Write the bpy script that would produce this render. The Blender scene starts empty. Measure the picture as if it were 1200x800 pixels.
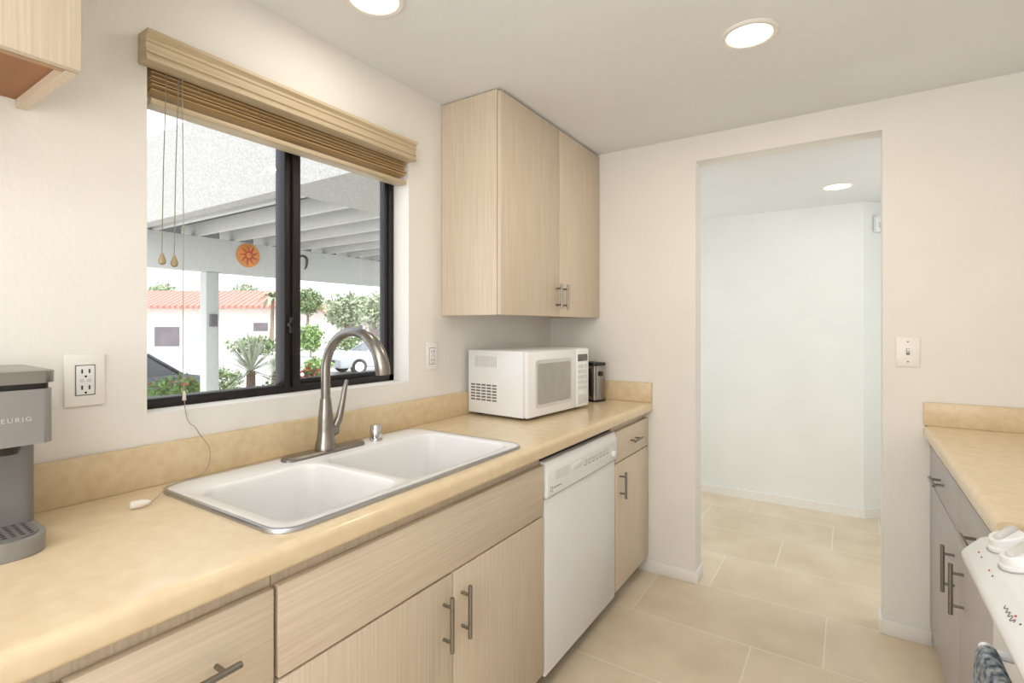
import bpy, bmesh, math, random
from mathutils import Vector, Matrix
random.seed(7)
SC = bpy.context.scene
COL = SC.collection
PI = math.pi
try:
    SC.view_settings.view_transform = 'Standard'
except Exception:
    pass

# ------------------------------------------------------------------ materials
def S(r, g, b):
    def f(c):
        c /= 255.0
        return c/12.92 if c <= 0.04045 else ((c+0.055)/1.055)**2.4
    return (f(r), f(g), f(b), 1.0)

def nodes_of(name):
    m = bpy.data.materials.new(name)
    m.use_nodes = True
    nt = m.node_tree
    p = nt.nodes['Principled BSDF']
    return m, nt, p

def mat(name, col, rough=0.5, metal=0.0, var=0.0, scale=20.0, bump=0.0, bscale=None, bdist=0.003, stretch=None, col2=None, spec=None):
    m, nt, p = nodes_of(name)
    p.inputs['Roughness'].default_value = rough
    p.inputs['Metallic'].default_value = metal
    if spec is not None:
        p.inputs['Specular IOR Level'].default_value = spec
    tc = nt.nodes.new('ShaderNodeTexCoord')
    src = tc.outputs['Object']
    if stretch:
        mp = nt.nodes.new('ShaderNodeMapping')
        mp.inputs['Scale'].default_value = stretch
        nt.links.new(src, mp.inputs['Vector'])
        src = mp.outputs['Vector']
    n = nt.nodes.new('ShaderNodeTexNoise')
    n.inputs['Scale'].default_value = scale
    n.inputs['Detail'].default_value = 4
    nt.links.new(src, n.inputs['Vector'])
    r = nt.nodes.new('ShaderNodeValToRGB')
    c2 = col2 if col2 else tuple(max(0, c*(1-var)) for c in col[:3])+(1,)
    c1 = col if col2 else tuple(min(1, c*(1+var*0.5)) for c in col[:3])+(1,)
    r.color_ramp.elements[0].position = 0.34
    r.color_ramp.elements[1].position = 0.66
    r.color_ramp.elements[0].color = c2
    r.color_ramp.elements[1].color = c1
    nt.links.new(n.outputs['Fac'], r.inputs['Fac'])
    nt.links.new(r.outputs['Color'], p.inputs['Base Color'])
    if bump:
        n2 = nt.nodes.new('ShaderNodeTexNoise')
        n2.inputs['Scale'].default_value = bscale or scale
        n2.inputs['Detail'].default_value = 3
        nt.links.new(src, n2.inputs['Vector'])
        b = nt.nodes.new('ShaderNodeBump')
        b.inputs['Strength'].default_value = bump
        b.inputs['Distance'].default_value = bdist
        nt.links.new(n2.outputs['Fac'], b.inputs['Height'])
        nt.links.new(b.outputs['Normal'], p.inputs['Normal'])
    return m

def emis(name, col, st):
    m, nt, p = nodes_of(name)
    p.inputs['Base Color'].default_value = col
    p.inputs['Emission Color'].default_value = col
    p.inputs['Emission Strength'].default_value = st
    return m

def glass(name, op=0.06):
    m = bpy.data.materials.new(name)
    m.use_nodes = True
    nt = m.node_tree
    nt.nodes.clear()
    o = nt.nodes.new('ShaderNodeOutputMaterial')
    t = nt.nodes.new('ShaderNodeBsdfTransparent')
    g = nt.nodes.new('ShaderNodeBsdfGlossy')
    g.inputs['Roughness'].default_value = 0.02
    mx = nt.nodes.new('ShaderNodeMixShader')
    mx.inputs['Fac'].default_value = op
    nt.links.new(t.outputs[0], mx.inputs[1])
    nt.links.new(g.outputs[0], mx.inputs[2])
    nt.links.new(mx.outputs[0], o.inputs['Surface'])
    return m

def tile_mat():
    m, nt, p = nodes_of('floor_tile')
    L = nt.links
    tc = nt.nodes.new('ShaderNodeTexCoord')
    sp = nt.nodes.new('ShaderNodeSeparateXYZ')
    L.new(tc.outputs['Object'], sp.inputs[0])
    def M(op, a, b=None):
        n = nt.nodes.new('ShaderNodeMath')
        n.operation = op
        for i, v in enumerate((a, b)):
            if v is None: continue
            if isinstance(v, (int, float)): n.inputs[i].default_value = v
            else: L.new(v, n.inputs[i])
        return n.outputs[0]
    ry = M('DIVIDE', M('SUBTRACT', sp.outputs[1], 1.9), 0.42)
    row = M('FLOOR', ry)
    fy = M('FRACT', ry)
    rx = M('DIVIDE', M('SUBTRACT', M('SUBTRACT', sp.outputs[0], 1.173), M('MULTIPLY', row, 0.255)), 0.765)
    colm = M('FLOOR', rx)
    fx = M('FRACT', rx)
    dx = M('MULTIPLY', M('MINIMUM', fx, M('SUBTRACT', 1.0, fx)), 0.765)
    dy = M('MULTIPLY', M('MINIMUM', fy, M('SUBTRACT', 1.0, fy)), 0.42)
    d = M('MINIMUM', dx, dy)
    line = M('LESS_THAN', d, 0.0024)
    cb = nt.nodes.new('ShaderNodeCombineXYZ')
    L.new(row, cb.inputs[0]); L.new(colm, cb.inputs[1])
    wn = nt.nodes.new('ShaderNodeTexWhiteNoise')
    L.new(cb.outputs[0], wn.inputs['Vector'])
    nz = nt.nodes.new('ShaderNodeTexNoise')
    nz.inputs['Scale'].default_value = 4.0
    nz.inputs['Detail'].default_value = 6
    L.new(tc.outputs['Object'], nz.inputs['Vector'])
    f = M('ADD', M('MULTIPLY', wn.outputs['Value'], 0.2), M('MULTIPLY', nz.outputs['Fac'], 0.8))
    r = nt.nodes.new('ShaderNodeValToRGB')
    r.color_ramp.elements[0].position = 0.3
    r.color_ramp.elements[1].position = 0.75
    r.color_ramp.elements[0].color = S(211, 194, 166)
    r.color_ramp.elements[1].color = S(234, 220, 196)
    L.new(f, r.inputs['Fac'])
    mx = nt.nodes.new('ShaderNodeMix')
    mx.data_type = 'RGBA'
    L.new(line, mx.inputs[0])
    L.new(r.outputs['Color'], mx.inputs[6])
    mx.inputs[7].default_value = S(236, 227, 210)
    L.new(mx.outputs[2], p.inputs['Base Color'])
    p.inputs['Roughness'].default_value = 0.28
    return m

def roof_tile_mat(name, c1, c2):
    m, nt, p = nodes_of(name)
    tc = nt.nodes.new('ShaderNodeTexCoord')
    w = nt.nodes.new('ShaderNodeTexWave')
    w.inputs['Scale'].default_value = 0.55
    w.inputs['Distortion'].default_value = 1.2
    nt.links.new(tc.outputs['Object'], w.inputs['Vector'])
    r = nt.nodes.new('ShaderNodeValToRGB')
    r.color_ramp.elements[0].color = c2
    r.color_ramp.elements[1].color = c1
    nt.links.new(w.outputs['Fac'], r.inputs['Fac'])
    nt.links.new(r.outputs['Color'], p.inputs['Base Color'])
    p.inputs['Roughness'].default_value = 0.8
    return m

M = {}
M['wall'] = mat('wall_plaster', S(237, 234, 228), 0.85, var=0.02, scale=3, bump=0.3, bscale=70, bdist=0.004)
M['hallwall'] = mat('hallway_plaster', S(236, 238, 234), 0.85, var=0.02, scale=3, bump=0.2, bscale=75)
M['ceil'] = mat('ceiling_paint', S(236, 237, 237), 0.9, var=0.02, scale=2, bump=0.2, bscale=60)
M['trim'] = mat('white_trim', S(240, 237, 231), 0.5, var=0.02)
M['tile'] = tile_mat()
WA, WB = S(219, 204, 183), S(206, 190, 167)
M['wood_v'] = mat('oak_laminate_upright', WA, 0.42, scale=1.0, stretch=(170, 170, 3.5), col2=WB, bump=0.04, bscale=1.0)
M['wood_h'] = mat('oak_laminate_level', WA, 0.42, scale=1.0, stretch=(170, 3.5, 170), col2=WB, bump=0.04, bscale=1.0)
M['wood_shade'] = mat('oak_laminate_shaded', S(192, 186, 187), 0.45, scale=1.0, stretch=(170, 170, 3.5), col2=S(180, 173, 174))  # same oak, with the right side's shade painted in as grey
M['wood_shade_h'] = mat('oak_laminate_shaded_level', S(192, 186, 187), 0.45, scale=1.0, stretch=(170, 3.5, 170), col2=S(180, 173, 174))  # level grain version, shade painted into the colour too
M['edge'] = mat('dark_oak_edge', S(178, 142, 104), 0.5, var=0.1, scale=30)
M['under'] = mat('brown_plywood', S(152, 104, 66), 0.55, var=0.15, scale=2, stretch=(1, 12, 1))
M['counter'] = mat('beige_laminate', S(231, 212, 178), 0.2, scale=26, col2=S(225, 204, 168))
M['splash'] = mat('beige_laminate_splash', S(222, 202, 166), 0.32, scale=40, col2=S(213, 191, 153))
M['kick'] = mat('dark_kick', S(70, 60, 52), 0.7, var=0.1)
M['white'] = mat('white_enamel', S(240, 241, 242), 0.25, var=0.01)
M['sink'] = mat('sink_porcelain', S(236, 236, 234), 0.2, var=0.01)
M['steel'] = mat('rim_steel', S(186, 187, 189), 0.28, 0.9, var=0.05)
M['nickel'] = mat('brushed_nickel', S(148, 144, 139), 0.28, 1.0, var=0.08, scale=60)
M['chrome'] = mat('chrome', S(205, 205, 205), 0.12, 1.0)
M['dsteel'] = mat('dark_brushed_steel', S(150, 147, 143), 0.3, 1.0, var=0.06)
M['black'] = mat('black_plastic', S(28, 27, 26), 0.4, var=0.05)
M['bronze'] = mat('window_bronze', S(34, 31, 32), 0.4, 0.3, var=0.05)
M['glass'] = glass('pane_glass', 0.035)
M['blind'] = mat('tan_blind_wood', S(212, 182, 134), 0.3, scale=1, stretch=(60, 2, 60), col2=S(192, 160, 112))
M['valance'] = mat('cream_valance_wood', S(207, 190, 160), 0.42, scale=1, stretch=(60, 2, 60), col2=S(190, 172, 141))
M['cord'] = mat('cord_white', S(228, 222, 210), 0.8)
M['gcord'] = mat('cord_grey', S(150, 143, 130), 0.8)
M['lcord'] = mat('cord_pale', S(168, 160, 146), 0.8)
M['tassel'] = mat('tassel_wood', S(168, 152, 116), 0.5, var=0.1)
M['grey_pl'] = mat('grey_plastic', S(146, 144, 142), 0.34, 0.25, var=0.04)
M['dgrey_pl'] = mat('dark_grey_plastic', S(118, 116, 114), 0.45, var=0.04)
M['letter'] = mat('pale_lettering', S(196, 194, 190), 0.4)
M['mwglass'] = mat('grey_oven_window', S(176, 173, 164), 0.25, var=0.05)
M['lgrey'] = mat('light_grey_plastic', S(212, 211, 207), 0.4)
M['mgrey'] = mat('mid_grey_plastic', S(176, 175, 172), 0.4)
M['plate'] = mat('ivory_plate', S(240, 238, 232), 0.35)
M['red'] = mat('red_print', S(190, 40, 35), 0.5)
M['print'] = mat('grey_print', S(110, 108, 105), 0.5)
M['towel'] = mat('blue_grey_towel', S(214, 220, 222), 0.95, scale=85, col2=S(76, 98, 118), bump=0.6, bscale=150)
M['lens'] = emis('lamp_lens', (1.0, 0.92, 0.76, 1), 3.0)
# outdoors
M['stucco'] = mat('grey_stucco', S(190, 188, 183), 0.95, var=0.15, scale=55, bump=0.45, bscale=55, bdist=0.012)
M['cport'] = mat('carport_paint', S(212, 213, 208), 0.8, var=0.04)
M['deck'] = mat('carport_deck', S(92, 95, 94), 0.9, var=0.05)
M['ground'] = mat('pale_concrete', S(212, 208, 203), 0.95, var=0.08, scale=0.8)
M['asphalt'] = mat('road_asphalt', S(186, 183, 181), 0.95, var=0.08, scale=2)
M['hwall'] = mat('house_stucco', S(222, 217, 211), 0.9, var=0.06, scale=1)
M['hroof'] = roof_tile_mat('red_roof_tile', S(200, 146, 132), S(156, 98, 88))
M['hroof2'] = mat('brown_roof', S(170, 122, 110), 0.9, var=0.15, scale=1)
M['hdark'] = mat('garage_dark', S(112, 106, 112), 0.8, var=0.2, scale=1)
M['leaf'] = mat('leaf_green', S(120, 142, 96), 0.8, var=0.3, scale=3)
M['leaf2'] = mat('leaf_olive', S(156, 168, 138), 0.8, var=0.25, scale=2)
M['leaf3'] = mat('leaf_bright', S(132, 162, 98), 0.8, var=0.3, scale=4)
M['yucca'] = mat('yucca_blade', S(222, 227, 206), 0.7, var=0.2, scale=6)
M['flower'] = mat('flower_red', S(214, 84, 78), 0.7, var=0.2)
M['bark'] = mat('bark', S(140, 122, 104), 0.9, var=0.2)
M['orange'] = mat('orange_plaque', S(230, 150, 76), 0.6, var=0.12, scale=8)
M['rust'] = mat('rust_figure', S(196, 78, 48), 0.6)
M['silver'] = mat('silver_car_paint', S(160, 165, 170), 0.3, 0.3)
M['darkcar'] = mat('dark_car_paint', S(90, 94, 102), 0.3, 0.2)
M['carglass'] = mat('car_glass', S(72, 76, 82), 0.15)
M['tyre'] = mat('tyre', S(30, 30, 30), 0.8)

# ------------------------------------------------------------------ mesh tools
OFF = {}
def rr(x0, x1, y0, y1, r, z=None, n=6):
    pts = []
    for cx, cy, a0 in ((x1-r, y1-r, 0), (x0+r, y1-r, 90), (x0+r, y0+r, 180), (x1-r, y0+r, 270)):
        for i in range(n+1):
            a = math.radians(a0+90*i/n)
            p = (cx+r*math.cos(a), cy+r*math.sin(a))
            pts.append(p if z is None else (p[0], p[1], z))
    return pts

class MB:
    def __init__(s):
        s.bm = bmesh.new()
    def box(s, x0, x1, y0, y1, z0, z1, b=0, seg=2):
        x0, x1 = min(x0, x1), max(x0, x1)
        y0, y1 = min(y0, y1), max(y0, y1)
        m = Matrix.Translation(((x0+x1)/2, (y0+y1)/2, (z0+z1)/2)) @ Matrix.Diagonal((x1-x0, y1-y0, z1-z0, 1))
        r = bmesh.ops.create_cube(s.bm, size=1, matrix=m)
        if b:
            es = list({e for v in r['verts'] for e in v.link_edges})
            bmesh.ops.bevel(s.bm, geom=es, offset=b, offset_type='OFFSET', segments=seg, profile=0.5, affect='EDGES', clamp_overlap=True)
        return s
    def cyl(s, p0, p1, r0, r1=None, n=20):
        p0, p1 = Vector(p0), Vector(p1)
        d = p1-p0
        q = d.to_track_quat('Z', 'Y').to_matrix().to_4x4()
        bmesh.ops.create_cone(s.bm, cap_ends=True, cap_tris=False, segments=n, radius1=r0, radius2=r0 if r1 is None else r1,
                              depth=d.length, matrix=Matrix.Translation((p0+p1)/2) @ q)
        return s
    def loft(s, rings, c0=True, c1=True):
        vs = [[s.bm.verts.new(p) for p in r] for r in rings]
        n = len(vs[0])
        for a, b in zip(vs, vs[1:]):
            for i in range(n):
                s.bm.faces.new((a[i], a[(i+1) % n], b[(i+1) % n], b[i]))
        if c0: s.bm.faces.new(vs[0][::-1])
        if c1: s.bm.faces.new(vs[-1])
        return s
    def tube(s, pts, rad, n=10):
        pts = [Vector(p) for p in pts]
        if not isinstance(rad, (list, tuple)): rad = [rad]*len(pts)
        T = []
        for i in range(len(pts)):
            a = pts[max(0, i-1)]; b = pts[min(len(pts)-1, i+1)]
            T.append((b-a).normalized())
        up = Vector((0, 0, 1)) if abs(T[0].z) < 0.9 else Vector((1, 0, 0))
        nrm = (up - T[0]*up.dot(T[0])).normalized()
        rings = []
        for p, t, r in zip(pts, T, rad):
            nrm = (nrm - t*nrm.dot(t)).normalized()
            bi = t.cross(nrm)
            rings.append([p + nrm*(r*math.cos(2*PI*k/n)) + bi*(r*math.sin(2*PI*k/n)) for k in range(n)])
        return s.loft(rings)
    def lathe(s, mtx, prof, n=32, c0=True, c1=True):
        rings = []
        for r, h in prof:
            rings.append([mtx @ Vector((r*math.cos(2*PI*k/n), r*math.sin(2*PI*k/n), h)) for k in range(n)])
        return s.loft(rings, c0, c1)
    def prism(s, poly, axis, a0, a1, b=0):
        def mp(p, a):
            if axis == 'y': return (p[0], a, p[1])
            if axis == 'x': return (a, p[0], p[1])
            return (p[0], p[1], a)
        before = set(s.bm.edges) if b else None
        s.loft([[mp(p, a0) for p in poly], [mp(p, a1) for p in poly]])
        if b:
            es = [e for e in s.bm.edges if e not in before]
            bmesh.ops.bevel(s.bm, geom=es, offset=b, offset_type='OFFSET', segments=2, profile=0.5, affect='EDGES', clamp_overlap=True)
        return s
    def plate(s, outer, holes):
        es = []
        for loop in [outer]+holes:
            vs = [s.bm.verts.new(p) for p in loop]
            for i in range(len(vs)):
                es.append(s.bm.edges.new((vs[i], vs[(i+1) % len(vs)])))
        bmesh.ops.triangle_fill(s.bm, use_beauty=True, use_dissolve=False, edges=es)
        return s
    def quad(s, a, b, c, d):
        s.bm.faces.new([s.bm.verts.new(p) for p in (a, b, c, d)])
        return s
    def build(s, name, m, parent=None, smooth=35, org=None, recalc=True):
        off = OFF.get(parent.name, Vector()) if parent else (Vector(org) if org else Vector())
        bmesh.ops.translate(s.bm, vec=-off, verts=s.bm.verts)
        if recalc:
            bmesh.ops.recalc_face_normals(s.bm, faces=s.bm.faces)
        me = bpy.data.meshes.new(name)
        s.bm.to_mesh(me); s.bm.free()
        if smooth:
            for p in me.polygons: p.use_smooth = True
            me.set_sharp_from_angle(angle=math.radians(smooth))
        me.materials.append(m)
        o = bpy.data.objects.new(name, me)
        COL.objects.link(o)
        if parent:
            o.parent = parent
            OFF[o.name] = OFF.get(parent.name, Vector())
        elif org:
            o.location = org
            OFF[o.name] = Vector(org)
        return o

def tag(o, label, cat, group=None):
    o['label'] = label; o['category'] = cat
    if group: o['group'] = group
    return o
def thing(name, label, cat, loc=(0, 0, 0), rz=0, group=None, local=False):
    o = bpy.data.objects.new(name, None)
    COL.objects.link(o)
    o.empty_display_size = 0.1
    o.location = loc; o.rotation_euler = (0, 0, rz)
    tag(o, label, cat, group)
    OFF[o.name] = Vector() if local else Vector(loc)
    return o
def struct(o):
    o['kind'] = 'structure'
    return o
def text_mesh(body, size, mtx, name, m, parent, spacing=1.0):
    cu = bpy.data.curves.new('lettering', 'FONT')
    cu.body = body; cu.size = size; cu.extrude = 0.0004; cu.align_x = 'CENTER'; cu.align_y = 'CENTER'; cu.space_character = spacing
    tmp = bpy.data.objects.new('lettering_tmp', cu)
    COL.objects.link(tmp)
    dg = bpy.context.evaluated_depsgraph_get()
    me = bpy.data.meshes.new_from_object(tmp.evaluated_get(dg))
    bpy.data.objects.remove(tmp)
    me.transform(Matrix.Translation(-OFF.get(parent.name, Vector())) @ mtx)
    me.materials.clear(); me.materials.append(m)
    o = bpy.data.objects.new(name, me)
    COL.objects.link(o); o.parent = parent
    return o
def facing_x(p):   # text readable from +x
    return Matrix.Translation(p) @ Matrix(((0, 0, 1, 0), (1, 0, 0, 0), (0, 1, 0, 0), (0, 0, 0, 1)))

# ------------------------------------------------------------------ constants
H = 2.305            # kitchen ceiling
EY = 2.736           # end wall
RX = 2.40            # right wall
WY0, WY1, WZ0, WZ1 = 0.592, 1.533, 1.098, 2.03    # window opening
DX0, DX1, DZ = 0.851, 1.634, 2.175
HC = 2.185           # hallway ceiling
NY = -2.6

# ------------------------------------------------------------------ room shell
mb = MB()
mb.box(-0.15, 0, NY, WY0, 0, H).box(-0.15, 0, WY1, EY+0.115, 0, H)
mb.box(-0.15, 0, WY0, WY1, 0, WZ0).box(-0.15, 0, WY0, WY1, WZ1, H)
struct(mb.build('wall_left', M['wall'], smooth=0))
mb = MB()
mb.box(0, DX0, EY, EY+0.115, 0, H).box(DX1, RX+0.3, EY, EY+0.115, 0, H).box(DX0, DX1, EY, EY+0.115, DZ, H)
struct(mb.build('wall_far', M['wall'], smooth=0))
struct(MB().box(RX, RX+0.12, NY, EY, 0, H).build('wall_right', M['wall'], smooth=0))
struct(MB().box(-0.15, RX+0.12, NY-0.12, NY, 0, H).build('wall_near', M['wall'], smooth=0))
mb = MB().box(-0.15, RX+0.3, NY-0.12, EY+0.115, H, H+0.12)
mb.box(-0.6, 3.0, EY+0.115, 5.6, HC, HC+0.24)
struct(mb.build('ceiling', M['ceil'], smooth=0))
struct(MB().box(-0.6, 3.0, NY-0.12, 5.6, -0.1, 0).build('floor', M['tile'], smooth=0))
mb = MB()
mb.prism([(-0.6, 4.3), (1.6, 4.3), (2.7, 5.4), (2.7, 5.6), (1.55, 4.45), (-0.6, 4.45)], 'z', 0, HC)
struct(mb.build('wall_hallway', M['hallwall'], smooth=0))
struct(MB().box(-0.6, -0.5, EY+0.115, 4.3, 0, HC).build('wall_hallway_left', M['hallwall'], smooth=0))
struct(MB().box(2.7, 2.8, EY+0.115, 5.6, 0, HC).build('wall_hallway_right', M['hallwall'], smooth=0))
# baseboards
mb = MB().box(0.55, DX0+0.012, EY-0.012, EY, 0, 0.062, 0.003).box(DX0, DX0+0.012, EY, EY+0.115, 0, 0.062, 0.003)
mb.box(DX1-0.012, 1.80, EY-0.012, EY, 0, 0.062, 0.003).box(DX1-0.012, DX1, EY, EY+0.115, 0, 0.062, 0.003)
struct(mb.build('baseboard_far', M['trim']))
mb = MB().prism([(-0.5, 4.3), (1.6, 4.3), (2.69, 5.39), (2.69, 5.375), (1.606, 4.288), (-0.5, 4.288)], 'z', 0, 0.062)
struct(mb.build('baseboard_hallway', M['trim']))

# window
win = bpy.data.objects.new('window_1', None); COL.objects.link(win); struct(win)
win.location = (-0.1, WY0, WZ0); OFF[win.name] = Vector(win.location)
fx0, fx1 = -0.135, -0.085
mb = MB()
mb.box(fx0, fx1, WY0, WY1, WZ0, WZ0+0.028, 0.003).box(fx0, fx1, WY0, WY1, WZ1-0.028, WZ1, 0.003)
mb.box(fx0, fx1, WY0, WY0+0.028, WZ0, WZ1, 0.003).box(fx0, fx1, WY1-0.028, WY1, WZ0, WZ1, 0.003)
mb.build('frame', M['bronze'], win)
mb = MB().box(fx0, fx1+0.004, 1.030, 1.055, WZ0+0.02, WZ1-0.02, 0.003).box(fx0+0.015, fx1+0.012, 1.056, 1.086, WZ0+0.02, WZ1-0.02, 0.003)
mb.build('meeting_rail', M['bronze'], win)
mb = MB().box(fx0+0.012, fx1-0.006, 1.086, WY1-0.028, WZ0+0.028, WZ0+0.043, 0.002).box(fx0+0.012, fx1-0.006, WY1-0.045, WY1-0.028, WZ0+0.028, WZ1-0.028, 0.002)
mb.build('sash_frame', M['bronze'], win)
MB().box(-0.112, -0.108, WY0+0.028, 1.03, WZ0+0.028, WZ1-0.028).build('pane', M['glass'], win)
MB().box(-0.104, -0.100, 1.086, WY1-0.045, WZ0+0.043, WZ1-0.028).build('pane', M['glass'], win)
MB().cyl((-0.08, 1.045, 1.33), (-0.062, 1.045, 1.33), 0.009).box(-0.068, -0.062, 1.039, 1.051, 1.30, 1.355, 0.002).build('latch', M['black'], win)

# ------------------------------------------------------------------ blinds
bl = thing('window_blind', 'raised tan wooden slat blind with cream valance and long cords over the window', 'blind', (0, 0.6, 1.985))
prof = [(0.002, 1.991), (0.046, 1.991), (0.050, 1.993), (0.050, 2.001), (0.045, 2.004), (0.045, 2.010), (0.049, 2.012), (0.049, 2.018), (0.044, 2.021), (0.044, 2.036),
        (0.048, 2.039), (0.048, 2.045), (0.045, 2.048), (0.050, 2.054), (0.055, 2.058), (0.055, 2.067), (0.002, 2.067)]
MB().prism(prof, 'y', 0.572, 1.527).build('valance', M['valance'], bl, smooth=20)
mb = MB()
for i in range(8):
    y1 = WY1-0.010+0.002*math.sin(i*2.1)
    x0, x1 = -0.060+0.003*math.sin(i*3.3), -0.005+0.004*math.sin(i*2.2)
    zz = 1.9370+i*0.0112+0.0006*math.sin(i*5)
    tl = 0.0050+0.0012*math.sin(i*1.3)
    dr = 0.003*math.sin(i*2.7+1)
    mb.loft([[(x0, y, zz-tl+dd), (x0, y, zz-tl+0.0022+dd), ((x0+x1)/2, y, zz+0.0032+dd), (x1, y, zz+tl+0.0022+dd), (x1, y, zz+tl+dd), ((x0+x1)/2, y, zz+0.001+dd)] for y, dd in ((WY0+0.012, 0), (y1, dr*0.5))])
mb.build('slats', M['blind'], bl)
MB().box(-0.062, -0.006, WY0+0.012, WY1-0.008, 1.905, 1.921, 0.004).build('bottom_rail', M['valance'], bl)
MB().box(-0.062, -0.008, WY0+0.006, WY1-0.006, 2.021, 2.0295, 0.002).build('head_rail', M['valance'], bl)
for yy, zz in ((0.6227, 1.515), (0.652, 1.512)):
    c = MB().tube([(0.006, yy+0.012, 1.99), (0.008, yy+0.004, 1.75), (0.008, yy, zz)], 0.0012, 6).build('lift_cord', M['gcord'], bl)
    MB().lathe(Matrix.Translation((0.0095, yy, zz-0.030)), [(0.003, 0), (0.008, 0.004), (0.009, 0.012), (0.005, 0.024), (0.0025, 0.031)], 14).build('tassel', M['tassel'], c)
def spl(pts, k=8):
    out = []
    P = [Vector(p) for p in pts]
    for i in range(len(P)-1):
        p0 = P[max(0, i-1)]; p1 = P[i]; p2 = P[i+1]; p3 = P[min(len(P)-1, i+2)]
        for j in range(k):
            t = j/k
            out.append(0.5*((2*p1)+(p2-p0)*t+(2*p0-5*p1+4*p2-p3)*t*t+(3*p1-p0-3*p2+p3)*t**3))
    out.append(P[-1])
    return out
c = MB().tube(spl([(0.008, 0.672, 1.99), (0.010, 0.674, 1.6), (0.010, 0.676, 1.13), (0.026, 0.70, 1.045), (0.034, 0.730, 0.985), (0.050, 0.712, 0.933),
                   (0.085, 0.645, 0.929), (0.115, 0.590, 0.929), (0.140, 0.555, 0.918), (0.158, 0.535, 0.9165)]), 0.0011, 6).build('tilt_cord', M['lcord'], bl)
MB().cyl((0.010, 0.676, 1.125), (0.010, 0.676, 1.150), 0.005, 0.003, 12).build('tassel', M['cord'], c)
MB().lathe(Matrix.Translation((0.166, 0.492, 0.9235)) @ Matrix.Rotation(math.radians(-90), 4, 'X') @ Matrix.Rotation(0.2, 4, 'Y'),
           [(0.004, 0), (0.0085, 0.003), (0.009, 0.022), (0.006, 0.036), (0.003, 0.040)], 14).build('tassel', M['cord'], c)

# ------------------------------------------------------------------ cabinet helpers
def bar_handle(parent, p, axis, length, out):
    """bar pull centred at p (on the face), standing off along out (x dir)"""
    x, y, z = p
    o = 0.030*out
    mb = MB()
    if axis == 'z':
        mb.cyl((x+o, y, z-length/2), (x+o, y, z+length/2), 0.006, n=14)
        for s in (-1, 1): mb.cyl((x, y, z+s*length*0.32), (x+o, y, z+s*length*0.32), 0.0045, n=10)
    else:
        mb.cyl((x+o, y-length/2, z), (x+o, y+length/2, z), 0.006, n=14)
        for s in (-1, 1): mb.cyl((x, y+s*length*0.32, z), (x+o, y+s*length*0.32, z), 0.0045, n=10)
    h = mb.build('handle', M['nickel'], parent)
    h['label'] = 'brushed nickel bar handle'
    return h

def base_body(t, X, y0, y1, m, top=0.860):
    mb = MB()
    mb.box(X(0.004), X(0.585), y0, y0+0.018, 0.085, top).box(X(0.004), X(0.585), y1-0.018, y1, 0.085, top)
    mb.box(X(0.004), X(0.585), y0+0.018, y1-0.018, 0.085, 0.103).box(X(0.004), X(0.016), y0+0.018, y1-0.018, 0.103, top)
    mb.box(X(0.560), X(0.585), y0+0.018, y1-0.018, top-0.045, top)
    mb.box(X(0.560), X(0.585), y0+0.018, y1-0.018, 0.625, 0.700)
    o = mb.build('body', m, t)
    MB().box(X(0.515), X(0.530), y0, y1, 0, 0.085).build('toe_kick', M['kick'], t)
    return o

LX = lambda d: d
RXF = lambda d: RX-d

# worktop (left)
wt = thing('worktop', 'long beige laminate worktop with backsplash running under the window', 'worktop', (0.3, 1.2, 0.874))
def bull(X):
    pts = [(0.565, 0.914)]
    for i in range(7):
        a = math.radians(90-90*i/6)
        pts.append((0.610+0.018*math.cos(a), 0.896+0.018*math.sin(a)))
    for i in range(5):
        a = math.radians(-90*i/4)
        pts.append((0.618+0.010*math.cos(a), 0.876+0.010*math.sin(a)))
    pts += [(0.59, 0.866), (0.59, 0.874), (0.565, 0.874)]
    return [(X(d), z) for d, z in pts]
mb = MB().prism(bull(LX), 'y', -0.5, EY-0.002)
mb.box(0.002, 0.09, -0.5, EY-0.002, 0.874, 0.914).box(0.09, 0.565, -0.5, 0.605, 0.874, 0.914).box(0.09, 0.565, 1.475, EY-0.002, 0.874, 0.914)
mb.build('slab', M['counter'], wt)
MB().box(0.002, 0.021, -0.5, EY-0.002, 0.914, 1.020, 0.003).build('backsplash', M['splash'], wt)
MB().box(0.021, 0.626, EY-0.021, EY-0.002, 0.914, 1.020, 0.003).build('backsplash', M['splash'], wt)

# left drawer cabinet
def drawer(t, X, y0, y1, z0, z1, m, out, hl=0.13, hc=None, name='drawer'):
    d = MB().box(X(0.587), X(0.606), y0, y1, z0, z1, 0.0025).build(name, m, t)
    if hl: bar_handle(d, (X(0.606), (y0+y1)/2 if hc is None else hc, (z0+z1)/2), 'y', hl, out)
    return d
def door(t, X, y0, y1, z0, z1, m, out, hy, hz, hl=0.145):
    d = MB().box(X(0.587), X(0.606), y0, y1, z0, z1, 0.0025).build('door', m, t)
    bar_handle(d, (X(0.606), hy, hz), 'z', hl, out)
    return d
t = thing('base_cabinet', 'pale oak base cabinet with top drawer at the left end below the coffee maker', 'cabinet', (0.3, 0.3, 0))
base_body(t, LX, 0.05, 0.568, M['wood_v'])
drawer(t, LX, 0.255, 0.564, 0.655, 0.832, M['wood_h'], 1, 0.15, 0.41)
drawer(t, LX, 0.053, 0.250, 0.655, 0.832, M['wood_h'], 1, 0.12)
door(t, LX, 0.053, 0.564, 0.09, 0.650, M['wood_v'], 1, 0.51, 0.535)
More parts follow.
